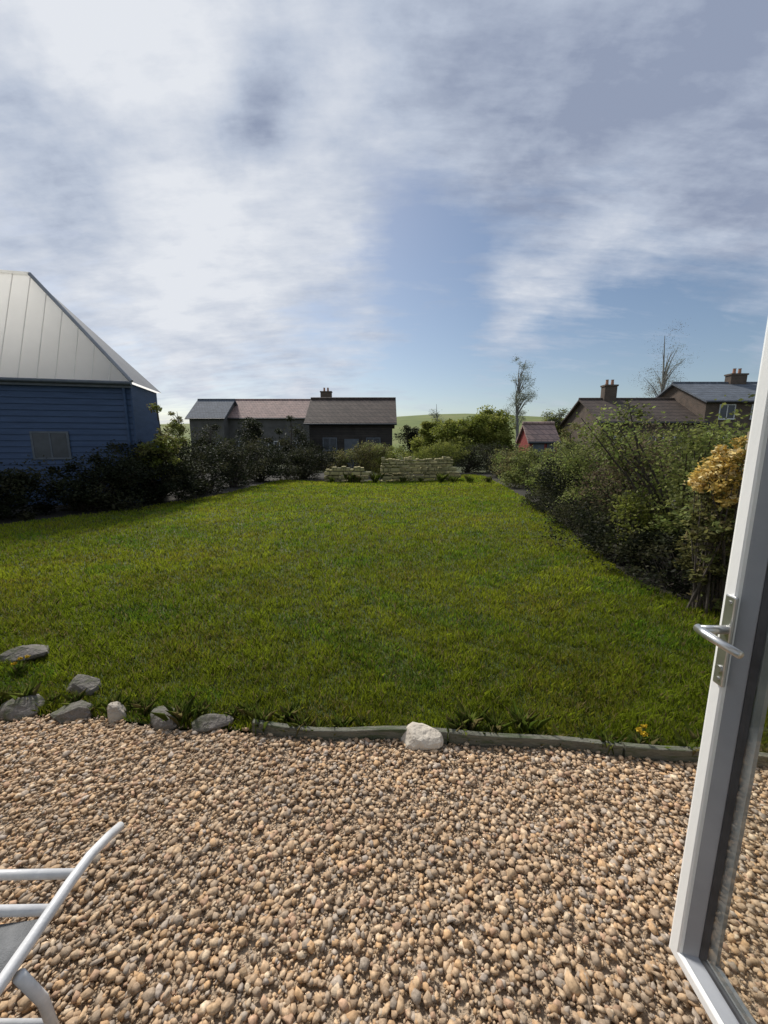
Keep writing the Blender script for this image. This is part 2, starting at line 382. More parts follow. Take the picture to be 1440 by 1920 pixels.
def tree(name, label, loc, h, r, cols, seed, n=5000, leaf=.25, crown0=.35, trunk=.12, sparse=False, m='bark', shape=(1, 1)):
    rr = random.Random(seed)
    t = thing(name, label, 'tree', loc)
    blobs = []
    for i in range(10):
        z = rr.uniform(crown0 + .08, .93); k = 1 - abs((z - crown0) / (1 - crown0) - .4) * 1.1
        a = rr.uniform(0, 6.28); q = rr.uniform(.25, .6) * r * max(.25, k)
        blobs.append((math.cos(a) * q, math.sin(a) * q, z * h, r * .45 * shape[0] * max(.35, k), r * .45 * shape[0] * max(.35, k), r * .5 * shape[1] * max(.35, k)))
    me, cc = foliage('crown', seed, blobs, n, leaf, cols, clump=r * (.22 if not sparse else .3), nclump=60 if not sparse else 90)
    link('crown', me, M['leaf'], t)
    mb = MB()
    top = Vector((rr.gauss(0, .03) * h, rr.gauss(0, .03) * h, h * .92))
    pts = [Vector((0, 0, 0)), Vector((rr.gauss(0, .01) * h, 0, h * .3)), Vector((rr.gauss(0, .02) * h, rr.gauss(0, .02) * h, h * .6)), top]
    mb.tube(pts, [trunk, trunk * .75, trunk * .45, trunk * .12], 8)
    for c in cc[:34]:
        b = Vector(c); f = max(.2, min(.85, (b.z / h) - rr.uniform(.08, .2)))
        a = Vector((0, 0, h * f)) + (pts[2] * f * .8).xy.to_3d()
        mb.tube([a, a.lerp(b, .5) + Vector((0, 0, .02 * h)), b], [trunk * .3, trunk * .18, trunk * .05], 5)
    mb.build('trunk', M[m], t)
    return t

# right border: shrubs from the house outwards
RB = [  # x, y, w, d, h, palette, words
    (4.15, 3.75, 1.7, 1.5, 1.95, OLIVE, 'brown-green shrub nearest the open door, behind the golden bush'),
    (4.05, 5.0, 2.0, 1.9, 2.2, MIXED, 'tall brown-green shrub, second from the door in the right border'),
    (4.5, 6.5, 2.1, 2.1, 2.3, TWIG, 'tall twiggy brown shrub, third from the door in the right border'),
    (4.9, 8.3, 2.3, 2.3, 2.15, MIXED, 'rounded olive shrub, fourth from the door in the right border'),
    (5.1, 10.2, 2.2, 2.3, 1.65, DARK, 'low dark shrub, fifth from the door in the right border'),
    (5.6, 12.6, 2.2, 2.4, 1.55, MIXED, 'low olive shrub in front of the red shed'),
    (5.75, 15, 2.0, 2.4, 1.7, MIXED, 'mid green low shrub beyond the red shed in the right border'),
    (6.1, 18, 2.0, 2.8, 1.6, OLIVE, 'olive shrub second from the far end of the right border'),
    (6.3, 21, 2.2, 2.8, 1.7, DARK, 'dark shrub at the far end of the right border'),
]
for i, (x, y, w, d, h, pal, lab) in enumerate(RB):
    shrub('border_shrub', lab, 'shrub', (x, y, -.01), w, d, h, pal, 100 + i, n=15000 if y < 9 else 9000, leaf=.05 if y < 9 else .075, group='shrubs in the right border')
for i, (x, y, w, h, lab) in enumerate([(3.35, 4.2, 1.1, .7, 'low dark evergreen mound nearest the door at the lawn edge'), (3.5, 5.5, 1.25, .75, 'second low dark mound along the right lawn edge'), (3.85, 7.2, 1.4, .8, 'third low dark mound along the right lawn edge'), (4.3, 9.4, 1.4, .75, 'farthest low dark mound along the right lawn edge')]):
    shrub('evergreen_mound', lab, 'shrub', (x, y, -.01), w, 2.1, h, DARK, 140 + i, n=8000, leaf=.045, group='low mounds along the right lawn edge')
p = at(1160, 918, 5.2)
shrub('green_bush', 'small fresh light green bush at the front of the right border', 'shrub', (3.35, 5.15, -.01), .55, .5, 1.25, GREEN, 151, n=1500, leaf=.05)
# golden flowering shrub
t = thing('golden_shrub', 'golden yellow flowering bush beside the open white door', 'shrub', (3.2, 3.6, -.01))
me, cc = foliage('blossom', 160, [(0, 0, 1.42, .14, .16, .18), (-.06, .05, 1.27, .13, .16, .12), (.07, 0, 1.56, .09, .1, .11), (0, -.05, 1.14, .1, .12, .1)], 3200, .045, GOLD, clump=.08, nclump=50)
link('blossom', me, M['petal'], t)
me2, _ = foliage('leaf', 162, [(0, .05, .75, .24, .24, .4), (.05, 0, .35, .28, .26, .3), (-.05, .1, 1.1, .2, .2, .2)], 4200, .05, OLIVE, clump=.1, nclump=60)
link('foliage', me2, M['leaf'], t)
stems(161, 1.4, [tuple(c) for c in cc[:24]], r=.012).build('stem', M['bark'], t)
# pale timber fence section behind it
t = thing('fence_panel', 'pale timber garden fence panel behind the golden bush', 'fence', (3.5, 3.75, 0), R(-3))
for k in range(12):
    MB().box((.15 + k * .15, -.012, .05), (.15 + k * .15 + .138, .012, 1.62 + .012 * math.sin(k * 2.1))).build('board', M['pale_timber'], t, .003)
for x in (.06, 2.02): MB().box((x - .045, -.045, 0), (x + .045, .045, 1.74)).build('post', M['pale_timber'], t, .006)
for z in (.35, 1.35): MB().box((.105, .013, z), (1.97, .055, z + .07)).build('rail', M['pale_timber'], t, .003)

# left border: dark shrubs in front of the navy building and on towards the far end
LB = [
    (-10.6, 7.2, 2.8, 2.0, 1.3, DARK, 'dark clipped shrub at the left edge, under the navy building'),
    (-8.9, 8.3, 2.6, 1.9, 1.3, DARK, 'dark shrub second from left, under the navy building'),
    (-7.6, 9.7, 2.6, 2.1, 1.35, DARK, 'dark shrub in front of the right corner of the navy building'),
    (-6.7, 11.2, 2.2, 2.2, 1.7, DARK, 'dark leafy shrub just right of the navy building'),
    (-6.2, 13.0, 2.4, 2.6, 1.8, DARK, 'dark shrub two places right of the navy building'),
    (-6.0, 15.4, 2.5, 2.6, 2.1, DARK, 'dark green shrub before the dark barn, in the left border'),
    (-5.8, 18.0, 2.8, 2.6, 2.0, DARK, 'dark shrub at the far end of the left border'),
    (-4.0, 19.4, 3.2, 2.2, 1.8, DARK, 'dark shrub left of the low stone wall'),
    (-1.6, 20.6, 3.0, 1.6, 1.8, OLIVE, 'olive shrub behind the left end of the low stone wall'),
    (0.6, 21.9, 3.0, 1.6, 1.9, GREEN, 'green shrub behind the middle of the low stone wall'),
    (3.0, 23.6, 3.2, 1.8, 1.9, GREEN, 'green shrub behind the right end of the low stone wall'),
    (5.2, 24.2, 3.4, 1.8, 1.8, DARK, 'dark shrub across the far right corner of the lawn'),
]
for i, (x, y, w, d, h, pal, lab) in enumerate(LB):
    shrub('border_shrub', lab, 'shrub', (x, y, -.01), w, d, h, pal, 200 + i, n=12000, leaf=.075, group='shrubs in the left and far borders')

# low stone wall at the far end
def rubble(x0, x1, Y, h, name, lab, seed, slope=0):
    rr = random.Random(seed); t = thing(name, lab, 'wall', (0, 0, 0))
    mb = MB(); cp = MB(); z = 0; row = 0
    while z < h - .06:
        rh = rr.uniform(.1, .24); x = x0 + rr.uniform(-.1, .05)
        while x < x1:
            w = rr.uniform(.14, .6); yy = Y + slope * (x - x0) + rr.uniform(-.07, .05)
            mb.box((x, yy, z), (x + w - .02, yy + .38, z + rh - rr.uniform(.01, .05))); x += w
        z += rh
    x = x0
    while x < x1:
        w = rr.uniform(.12, .22); yy = Y + slope * (x - x0)
        cp.box((x, yy + .02, z), (x + w - .015, yy + .36, z + rr.uniform(.05, .24))); x += w
    mb.build('stone_course', M['wallstone'], t, .025); cp.build('coping', M['wallstone'], t, .02)
    return t
a = at(715, 918, 17.2); b = at(850, 918, 17.2)
rubble(a.x, b.x + .1, 17.3, .95, 'stone_wall', 'pale beige dry stone wall at the far end of the lawn, taller piece', 31, .35)
a2 = at(610, 918, 17.2); b2 = at(690, 918, 17.2)
rubble(a2.x, b2.x - .2, 17.4, .42, 'stone_wall', 'low piece of beige stone wall left of the taller one', 32, -.1)

# ------------------------------------------------------------------ navy building
A = R(12); ca, sa = math.cos(A), math.sin(A)
cr = at(250, 800, 11.0)
t = thing('navy_outbuilding', 'navy blue boarded outbuilding with pale grey hipped roof behind left shrubs', 'building', (cr.x, 11.0, 0), A)
# local axes: x runs along the front (negative = to the left), y runs back
Ln, Dp = 8.5, 2.1
ez = at(262, 717, 11.0).z
k = 0; z = 0
wl = MB()
wl.box((-Ln, .03, 0), (0, .06, ez - .01)).box((-Ln, Dp - .03, 0), (0, Dp, ez - .01)).box((-.03, .061, 0), (0, Dp - .031, ez - .012)).box((-Ln, .061, 0), (-Ln + .03, Dp - .031, ez - .012))
while z < ez - .02:                                                # weatherboards
    z2 = min(z + .16, ez - .02)
    wl.add([(-Ln - .01, .028, z), (.012, .028, z), (.012, -.012, z), (-Ln - .01, -.012, z), (-Ln - .01, .028, z2), (.012, .028, z2), (.012, .012, z2), (-Ln - .01, .012, z2)], [(0, 3, 2, 1), (4, 5, 6, 7), (3, 2, 6, 7), (2, 1, 5, 6), (0, 3, 7, 4)])
    z += .16
wl.build('wall', M['navy'], t)
MB().box((.003, -.02, 0), (.05, .09, ez)).build('corner_board', M['navy'], t, .004)
rz = at(60, 508, 11.0 - 1.0).z                                      # ridge height
ov = .12
e0 = (ov, -ov, ez); e1 = (ov, Dp + ov, ez); e2 = (-Ln - ov, Dp + ov, ez); e3 = (-Ln - ov, -ov, ez)
# ridge end found so that the hip rises at about 45 degrees as seen from the lawn
rl = -2.55
r0 = (rl, Dp * .5, 6.25); r1 = (-Ln + 2.2, Dp * .5, 6.25)
roof = MB().add([e0, e3, r1, r0], [(0, 3, 2, 1)]).build('roof', M['paleroof'], t)
MB().add([e0, e1, r0], [(0, 1, 2)]).build('roof_end', M['roof_end_shade'], t)
MB().add([e1, e2, e3, r0, r1], [(0, 1, 4, 3), (1, 2, 4)]).build('roof_back', M['paleroof'], t)
sm = MB()                                                          # standing seams on the front slope
for i in range(1, 20):
    x = -i * .42
    if x < -Ln + .1: break
    f = min(1, (ov - x) / (ov - rl)); fl = min(1, (x + Ln + ov) / 2.3); f = min(f, fl)
    b0 = Vector((x, -ov, ez)); b1 = Vector((x, -ov + (Dp * .5 + ov) * f, ez + (6.25 - ez) * f))
    sm.tube([b0 + Vector((0, -.012, .006)), b1 + Vector((0, -.012, .006))], .014, 5)
sm.build('seam', M['paleroof'], roof)
MB().tube([Vector(e0) + Vector((0, 0, .01)), Vector(r0) + Vector((0, 0, .02))], .05, 8).build('hip_cap', M['greyroof'], t)
MB().tube([Vector(r1) + Vector((0, 0, .02)), Vector(r0) + Vector((0, 0, .02))], .05, 8).build('ridge_cap', M['paleroof'], t)
MB().box((-Ln - ov, -ov - .02, ez - .16), (ov, -ov + .01, ez - .004)).build('fascia', M['navytrim'], t)
MB().tube([(-Ln - ov, -ov - .075, ez - .03), (ov, -ov - .075, ez - .05)], .05, 10).build('gutter', M['navytrim'], t)
MB().tube([(-.12, -.09, ez - .06), (-.12, -.06, ez - .3), (-.12, -.05, .1)], .035, 8).build('downpipe', M['navy'], t)
wx, wz = -2.05, 1.25
wf = MB()
for a_, b_ in (((wx - .45, -.03, wz), (wx - .4, .03, wz + .75)), ((wx + .4, -.03, wz), (wx + .45, .03, wz + .75)), ((wx - .4, -.03, wz), (wx + .4, .03, wz + .05)), ((wx - .4, -.03, wz + .7), (wx + .4, .03, wz + .75)), ((wx - .02, -.03, wz + .05), (wx + .02, .03, wz + .7))): wf.box(a_, b_)
w_ = wf.build('window', M['navytrim'], t)
MB().box((wx - .4, -.022, wz + .05), (wx + .4, -.016, wz + .7)).build('pane', M['pane'], w_)
tree('young_tree', 'small slim tree right beside the navy outbuilding', (-6.55, 11.3, 0), 3.0, .7, GREEN + OLIVE, 301, n=5000, leaf=.08, crown0=.12, trunk=.05)

# ------------------------------------------------------------------ buildings behind
def house(name, label, loc, rzz, L, D, eaves, ridge, wallm, roofm, chims=(), wins=(), door=None, cat='house', o=.3):
    """gabled house: local x along the ridge, front at y=0"""
    t = thing(name, label, cat, loc, rzz)
    MB().add([(0, 0, 0), (L, 0, 0), (L, D, 0), (0, D, 0), (0, 0, eaves), (L, 0, eaves), (L, D, eaves), (0, D, eaves), (0, D / 2, ridge), (L, D / 2, ridge)],
             [(0, 1, 5, 4), (1, 2, 6, 9, 5), (2, 3, 7, 6), (3, 0, 4, 8, 7)]).build('wall', wallm, t)
    s = (ridge - eaves) / (D / 2); th = .14
    def slab(y0, z0, y1, z1):
        return [(-o, y0, z0), (L + o, y0, z0), (L + o, y1, z1), (-o, y1, z1), (-o, y0, z0 + th), (L + o, y0, z0 + th), (L + o, y1, z1 + th), (-o, y1, z1 + th)]
    fc = [(0, 3, 2, 1), (4, 5, 6, 7), (0, 1, 5, 4), (1, 2, 6, 5), (2, 3, 7, 6), (3, 0, 4, 7)]
    rf = MB().add(slab(-o, eaves - o * s + .02, D / 2, ridge + .02), fc).add(slab(D + o, eaves - o * s + .02, D / 2 + .002, ridge + .018), fc).build('roof', roofm, t)
    MB().tube([(-o, D / 2, ridge + th + .03), (L + o, D / 2, ridge + th + .03)], .1, 8).build('ridge_tile', roofm, rf)
    MB().tube([(-o, -o - .06, eaves - o * s + .06), (L + o, -o - .06, eaves - o * s + .06)], .06, 8).build('gutter', M['gasket'], t)
    for cx, ch, cw in chims:
        c = MB().box((cx - cw / 2, D / 2 - .3, ridge - .6), (cx + cw / 2, D / 2 + .3, ridge + ch)).box((cx - cw / 2 - .06, D / 2 - .36, ridge + ch), (cx + cw / 2 + .06, D / 2 + .36, ridge + ch + .12)).build('chimney', wallm if wallm in (M['brick'], M['redbrick']) else M['brick'], rf)
        for q in (-.22, .22):
            MB().lathe([(.12, 0), (.1, .38), (.13, .42), (.08, .42), (.08, 0)], 10, (cx + q, D / 2, ridge + ch + .12)).build('chimney_pot', M['pot'], rf)
    for wx, wz, ww, wh in wins:
        f = MB(); q = .07
        f.box((wx, -.05, wz), (wx + q, .02, wz + wh)).box((wx + ww - q, -.05, wz), (wx + ww, .02, wz + wh)).box((wx + q, -.05, wz + wh - q), (wx + ww - q, .02, wz + wh)).box((wx - .05, -.09, wz - .03), (wx + ww + .05, .02, wz + q)).box((wx + ww / 2 - .03, -.045, wz + q), (wx + ww / 2 + .03, .02, wz + wh - q))
        fr = f.build('window', M['frame'] if cat == 'house' else M['navytrim'], t)
        MB().box((wx + q, -.03, wz + q), (wx + ww - q, -.02, wz + wh - q)).build('pane', M['pane'], fr)
    if door:
        dx, dw, dh = door
        MB().box((dx, -.03, 0), (dx + dw, .02, dh)).build('door', M['navytrim'], t)
    return t
Yb = 27.0
a = at(583, 748, Yb + 2.6); b = at(742, 748, Yb + 2.6); e = at(660, 792, Yb)
house('dark_barn', 'long low dark boarded barn with brown roof behind the far shrubs', (a.x + .3, Yb, 0), 0, b.x - a.x - .6, 5.2, e.z, a.z - .15, M['darkwall'], M['browntile'], wins=[(.9, 1.3, 1.0, .9), (3.9, 1.3, 1.0, .9)], door=(2.4, 1.0, 2.1), cat='barn')
a = at(444, 752, 48); b = at(640, 752, 48); e = at(500, 783, 44.5)
house('pink_roof_house', 'distant house with faded pinkish tiled roof left of the barn', (a.x, 44.5, 0), 0, b.x - a.x, 7, e.z, a.z, M['drab'], M['pinktile'], chims=[(at(612, 752, 48).x - a.x, 1.0, 1.3)], wins=[(1.2, 1.0, 1.3, 1.2), (4.6, 1.0, 1.3, 1.2), (7.2, 1.0, 1.3, 1.2)])
a = at(376, 752, 46); b = at(436, 752, 46); e = at(400, 783, 43)
house('slate_roof_house', 'distant pale house with blue-grey slate roof, left of the pink roof', (a.x, 43, 0), 0, b.x - a.x, 6, e.z, a.z, M['drab'], M['slate'], wins=[(.8, 1.0, 1.0, 1.1), (2.4, 1.0, 1.0, 1.1)])
a = at(1092, 752, 33); b = at(1262, 752, 33); e = at(1150, 790, 29.8)
house('brick_house', 'brown brick house with dark tiled roof and tall chimney beyond right border', (a.x, 29.8, 0), 0, b.x - a.x, 6.4, e.z, a.z, M['brick'], M['browntile'], chims=[(at(1140, 752, 33).x - a.x, 1.15, 1.0)], wins=[(1.0, 1.2, 1.2, 1.2), (3.6, 1.2, 1.2, 1.2), (5.6, 1.2, 1.2, 1.2)])
a = at(1262, 722, 33); b = at(1420, 722, 33); e = at(1300, 752, 29.6)
house('slate_brick_house', 'brick house with blue-grey slate roof and brown chimney beside the door', (a.x + .2, 29.6, 0), 0, b.x - a.x, 6.8, e.z, a.z, M['brick'], M['slate'], chims=[(at(1378, 722, 33).x - a.x - .2, .75, 1.3)], wins=[(1.0, 1.2, 1.2, 1.2), (3.4, 1.2, 1.2, 1.2), (1.0, 3.6, 1.2, 1.1), (3.4, 3.6, 1.2, 1.1)])
# red shed behind the right border
a = at(992, 840, 21); b = at(1044, 840, 21)
t = house('red_shed', 'small red boarded shed with faded pink roof behind right border', (a.x, 21, 0), R(0), b.x - a.x, 1.7, at(1010, 828, 21).z, at(1010, 800, 22).z, M['redpaint'], M['pinktile'], wins=[(.95, 1.35, .4, .5)], door=(.2, .6, 1.8), cat='shed', o=.12)

# trees behind
TR = [
    ('field_tree', 'round green tree left of the pale birch beyond the lawn', at(800, 780, 38), 4.0, 2.6, GREEN, 26000, .2, .1, False, 'bark'),
    ('field_tree', 'low spreading green tree nearest behind the stone wall', at(870, 790, 34), 4.5, 3.0, GREEN, 26000, .2, .1, False, 'bark'),
    ('field_tree', 'bushy green tree between the birch and the red shed', at(935, 780, 36), 5.2, 2.9, GREEN, 26000, .2, .1, False, 'bark'),
    ('birch_tree', 'tall thin pale birch with sparse crown beyond the far border', at(978, 660, 42), 11.4, 1.7, PALE, 8000, .09, .25, True, 'pale_bark'),
    ('birch_tree', 'short thin pale birch left of the tall birch', at(822, 735, 45), 6.9, 1.4, PALE, 6000, .1, .3, True, 'pale_bark'),
    ('orchard_tree', 'loose pale green tree right behind the red shed', at(1050, 765, 37), 5.6, 2.1, GREEN + PALE, 8000, .15, .2, False, 'bark'),
    ('ash_tree', 'tall nearly bare tree standing behind the right-hand houses', at(1258, 610, 44), 14.6, 3.4, TWIG + PALE, 9000, .085, .3, True, 'pale_bark'),
    ('garden_tree', 'small dark tree between the navy outbuilding and slate roof', at(330, 770, 30), 4.6, 1.2, OLIVE + GREEN, 5000, .12, .15, False, 'bark'),
    ('garden_tree', 'dark bushy tree in front of the slate roofed house', at(395, 790, 26), 3.55, 1.7, DARK, 7000, .12, .1, False, 'bark'),
    ('garden_tree', 'dark bushy tree in front of the pink roofed house', at(480, 785, 25.2), 3.5, 1.9, DARK, 9000, .12, .1, False, 'bark'),
    ('garden_tree', 'dark bushy tree against the left end of the barn', at(545, 785, 25.6), 3.5, 2.0, DARK, 10000, .12, .08, False, 'bark'),
    ('hedgerow_tree', 'dark hedgerow tree behind the green trees at centre', at(770, 790, 46), 4.3, 2.4, DARK, 6000, .2, .05, False, 'bark'),
    ('hedgerow_tree', 'dark hedgerow tree left of the brick house', at(1072, 800, 30), 3.3, 1.6, OLIVE, 7000, .12, .05, False, 'bark'),
]
for i, (nm, lab, q, h, r, pal, n, lf, c0, sp, mk) in enumerate(TR):
    tree(nm, lab, (q.x, q.y, -.03), h, r, pal, 400 + i, n=n, leaf=lf, crown0=c0, trunk=.06 + h * .011, sparse=sp, m=mk)

# ------------------------------------------------------------------ edging, stones, weeds
t = thing('timber_edging', 'weathered grey-green timber edging board between gravel and lawn', 'edging', (0, 0, 0))
xs = [-.75, .35, 1.25, 2.3]
for x0, x1 in zip(xs[:-1], xs[1:]):
    n = 6; mb = MB(); v = []; f = []
    for i in range(n + 1):
        x = x0 + .006 + (x1 - x0 - .012) * i / n; y = edge_y(x) + .005
        h = .062 + .008 * math.sin(x * 5)
        v += [(x, y - .016, -.05), (x, y + .016, -.05), (x, y + .016, h), (x, y - .016, h)]
        if i: q = 4 * i; f += [(q - 4 + k, q - 4 + (k + 1) % 4, q + (k + 1) % 4, q + k) for k in range(4)]
    f += [(0, 1, 2, 3), (4 * n + 3, 4 * n + 2, 4 * n + 1, 4 * n)]
    mb.add(v, f).build('board', M['timber'], t, .004)
def rock(name, label, cat, loc, sx, sy, sz, m, seed, group=None, rz=0):
    import bmesh
    bm = bmesh.new(); bmesh.ops.create_icosphere(bm, subdivisions=3, radius=1); rr = random.Random(seed)
    pl = [(Vector((rr.gauss(0, 1), rr.gauss(0, 1), rr.gauss(0, .8))).normalized(), rr.uniform(.55, .85)) for _ in range(11)]
    for v in bm.verts:
        d = v.co.normalized(); r = 1.0
        for nrm, q in pl:
            c = d.dot(nrm)
            if c > .05: r = min(r, q / c)
        v.co = d * r + Vector((rr.gauss(0, .012), rr.gauss(0, .012), rr.gauss(0, .012)))
        v.co.x *= sx; v.co.y *= sy; v.co.z *= sz
    me = bpy.data.meshes.new(name); bm.to_mesh(me); bm.free()
    o = link(name, me, m); o.location = loc; o.rotation_euler = (0, 0, rz)
    return tag(o, label, cat, group)
ROCKS = [
    (.2, 1.86, .125, .085, .085, 'cream', 'pale cream stone on the timber edging near the middle of the lawn edge'),
    (-1.6, 2.06, .075, .06, .08, 'stone', 'small pale stone left of the white lounger end, on the lawn edge'),
    (-1.0, 2.0, .16, .07, .05, 'slab', 'flat grey stone where the timber edging begins'),
    (-1.3, 2.03, .13, .08, .055, 'slab', 'flat grey stone second left from the timber edging'),
    (-1.88, 2.08, .17, .09, .06, 'slab', 'broad flat grey stone third left from the timber edging'),
    (-2.2, 2.12, .15, .1, .07, 'slab', 'grey-mauve stone at the left end of the lawn edge'),
    (-2.02, 2.32, .14, .1, .08, 'slab', 'grey stone set back in the grass at far left'),
    (-2.75, 2.72, .24, .14, .09, 'slab', 'largest brown-grey stone lying in the grass at left'),
]
for i, (x, y, a_, b_, c_, mk, lab) in enumerate(ROCKS):
    rock('edging_stone', lab, 'stone', (x, y, c_ * .28), a_, b_, c_, M[mk], 500 + i, 'stones along the lawn edge', rnd.uniform(-.4, .4))
def tuft(seed, h, n, cols, w=.006, spread=.06):
    g = np.random.default_rng(seed); V = []; Cc = []
    for i in range(n):
        a = g.uniform(0, 6.283); r = abs(g.normal(0, spread * .5)); x, y = r * math.cos(a), r * math.sin(a)
        hh = h * g.uniform(.45, 1.1); b = g.uniform(0, 6.283); ln = g.uniform(.2, .8) * hh; dx, dy = math.cos(b + 1.57) * w / 2, math.sin(b + 1.57) * w / 2
        p1 = (x + math.cos(b) * ln * .35, y + math.sin(b) * ln * .35, hh * .62); p2 = (x + math.cos(b) * ln, y + math.sin(b) * ln, hh * .93)
        V += [(x - dx, y - dy, 0), (x + dx, y + dy, 0), (p1[0] + dx * .9, p1[1] + dy * .9, p1[2]), p2, (p1[0] - dx * .9, p1[1] - dy * .9, p1[2])]
        c = np.array(cols[int(g.integers(len(cols)))]) * g.uniform(.7, 1.2); Cc += [c] * 5
    return np_mesh('weed_tuft', np.array(V), np.arange(n * 5).reshape(n, 5), np.array(Cc))
WC = [(.09, .14, .02), (.13, .18, .03), (.17, .2, .045), (.22, .19, .08)]
tm = [tuft(600 + i, .13 + .02 * i, 60, WC) for i in range(4)]
for q in tm: q.materials.append(M['grass'])
for i in range(44):
    x = -2.5 + 5.3 * (i + rnd.uniform(-.4, .4)) / 44
    o = bpy.data.objects.new('weed_tuft', tm[i % 4]); COL.objects.link(o)
    if abs(x - .2) < .17: x += .36
    s = rnd.uniform(.4, .95); o.location = (x, edge_y(x) + rnd.uniform(.03, .12), -.004); o.scale = (s, s, s); o.rotation_euler = (0, 0, rnd.uniform(0, 6.28))
    tag(o, 'tuft of rough grass leaning over the edge of the gravel', 'weed', 'grass tufts along the lawn edge')
for i in range(16):
    x = a2.x + (b.x + .3 - a2.x) * (i + rnd.uniform(-.4, .4)) / 15
    yy = 17.15 + (0 if x < a.x - .2 else .35 * (x - a.x))
    o = bpy.data.objects.new('weed_tuft', tm[i % 4]); COL.objects.link(o)
    q = rnd.uniform(1.6, 3.2); o.location = (x, yy, -.01); o.scale = (q, q, q); o.rotation_euler = (0, 0, rnd.uniform(0, 6.28))
    tag(o, 'tuft of long grass at the foot of the far stone wall', 'weed', 'grass tufts along the far stone wall')
for i, (x, y, lab) in enumerate([(-2.6, 2.5, 'yellow-flowered weed among the grey stones at far left'), (1.37, 1.83, 'yellow-flowered weed at the lawn edge beside the open door')]):
    t = thing('dandelion', lab, 'weed', (x, y, 0))
    link('leaf_rosette', tuft(640 + i, .09, 26, WC, .02, .05), M['grass'], t)
    g = np.random.default_rng(650 + i)
    for k in range(3):
        hx, hy, hz = g.normal(0, .03), g.normal(0, .03), g.uniform(.07, .12)
        f = MB().tube([(0, 0, 0), (hx * .6, hy * .6, hz * .6), (hx, hy, hz)], .003, 5).build('flower_stem', M['leaf'] if False else M['turf'], t)
        me, _ = foliage('flower', 660 + i * 5 + k, [(hx, hy, hz, .012, .012, .006)], 70, .014, [(.5, .34, .02), (.6, .42, .03)], clump=.006, nclump=10)
        link('flower', me, M['petal'], t)

# ------------------------------------------------------------------ open glazed door
X0 = .86; Y0, Y1, Z0, Z1 = .03, .93, .1, 2.12
door = thing('glazed_door', 'open white framed glass door standing edge-on at the right', 'door', (X0, Y0, 0))
def ring(prof, m, name, parent, bevel=0):
    """mitred frame; prof = (inset, x) pairs from the outer edge inwards, local to the hinge"""
    W = Y1 - Y0; mb = MB(); v = []; f = []
    for ins, x in prof:
        v += [(x, ins, Z0 + ins), (x, W - ins, Z0 + ins), (x, W - ins, Z1 - ins), (x, ins, Z1 - ins)]
    n = len(prof)
    for i in range(n - 1):
        for k in range(4): f.append((i * 4 + k, i * 4 + (k + 1) % 4, (i + 1) * 4 + (k + 1) % 4, (i + 1) * 4 + k))
    mb.add(v, f); return mb.build(name, m, parent, bevel)
sash = ring([(.012, .075), (.0, .06), (0, .012), (.004, .004), (.012, 0), (.036, 0), (.041, .003), (.043, .01)], M['upvc'], 'sash_frame', door)
ring([(.0431, .010), (.046, .012), (.064, .030), (.068, .033), (.069, .06), (.068, .075), (.0121, .0751)], M['bead_shade'], 'glazing_bead', sash)
ring([(.0685, .034), (.074, .031), (.082, .033), (.088, .038)], M['gasket'], 'gasket', sash)
ring([(.082, .041), (.108, .0415), (.108, .052), (.082, .0525)], M['spacer'], 'spacer_bar', sash)
W = Y1 - Y0
MB().add([(.038, .076, Z0 + .076), (.038, .076, Z1 - .076), (.038, W - .076, Z1 - .076), (.038, W - .076, Z0 + .076)], [(0, 1, 2, 3)]).build('glass_pane', M['glass'], door)
hd = MB().box((-.01, W - .052, 1.0), (-.0005, W - .022, 1.24)).build('handle_plate', M['steel'], door, .004)
MB().tube([(-.005, W - .037, 1.15), (-.072, W - .037, 1.15)], .011, 12).tube([(-.07, W - .027, 1.15), (-.078, W - .06, 1.15), (-.076, W - .15, 1.147)], [.011, .0105, .009], 12).build('handle', M['steel'], hd, smooth=True)
MB().tube([(-.014, W - .037, 1.045), (.0, W - .037, 1.045)], .009, 12).build('lock_cylinder', M['steel'], hd)
for z in (1.018, 1.222):
    MB().tube([(-.0125, W - .037, z), (-.0095, W - .037, z)], .0045, 10).build('screw', M['steel'], hd)
for z in (.35, 1.1, 1.85):
    MB().tube([(-.012, -.006, z - .05), (-.012, -.006, z + .05)], .01, 10).build('hinge', M['upvc'], door)

# ------------------------------------------------------------------ garden lounger at lower left
t = thing('garden_lounger', 'white tubular garden lounger with grey mesh seat at lower left', 'lounger', (-1.2, .3, 0))
lx = lambda x: x + 1.2
ly = lambda y: y - .3
H = .36
def rail(x, s):
    pts = [(x, -.35, H), (x, .3, H), (x + .0 * s, .62, H + .0), (x + .004 * s, .78, H + .012), (x, .9, H + .014), (x - .002 * s, .98, H + .008), (x - .008 * s, 1.06, H - .02), (x - .014 * s, 1.12, H - .05)]
    return [(lx(a_), ly(b_), c_) for a_, b_, c_ in pts]
XR, XL = -.895, -1.5
fr = MB().tube(rail(XR, 1), .015, 12).build('side_rail', M['tube'], t, smooth=True)
MB().tube(rail(XL, -1), .015, 12).build('side_rail', M['tube'], t, smooth=True)
for y in (.935, .845):
    MB().tube([(lx(XL), ly(y), H), (lx((XL + XR) / 2), ly(y), H - .006), (lx(XR), ly(y), H)], .0125, 12).build('crossbar', M['tube'], t, smooth=True)
n = 12; v = []; f = []
for i in range(n + 1):
    for j in range(9):
        q = j / 8; x = XL + (XR - XL) * q; y = -.33 + 1.155 * i / n
        v.append((lx(x), ly(y), H + .004 - .035 * math.sin(math.pi * q)))
for i in range(n):
    for j in range(8): f.append((i * 9 + j, i * 9 + j + 1, (i + 1) * 9 + j + 1, (i + 1) * 9 + j))
sl = MB().add(v, f).build('sling_seat', M['sling'], t, smooth=True); so = sl.modifiers.new('thickness', 'SOLIDIFY'); so.thickness = .003
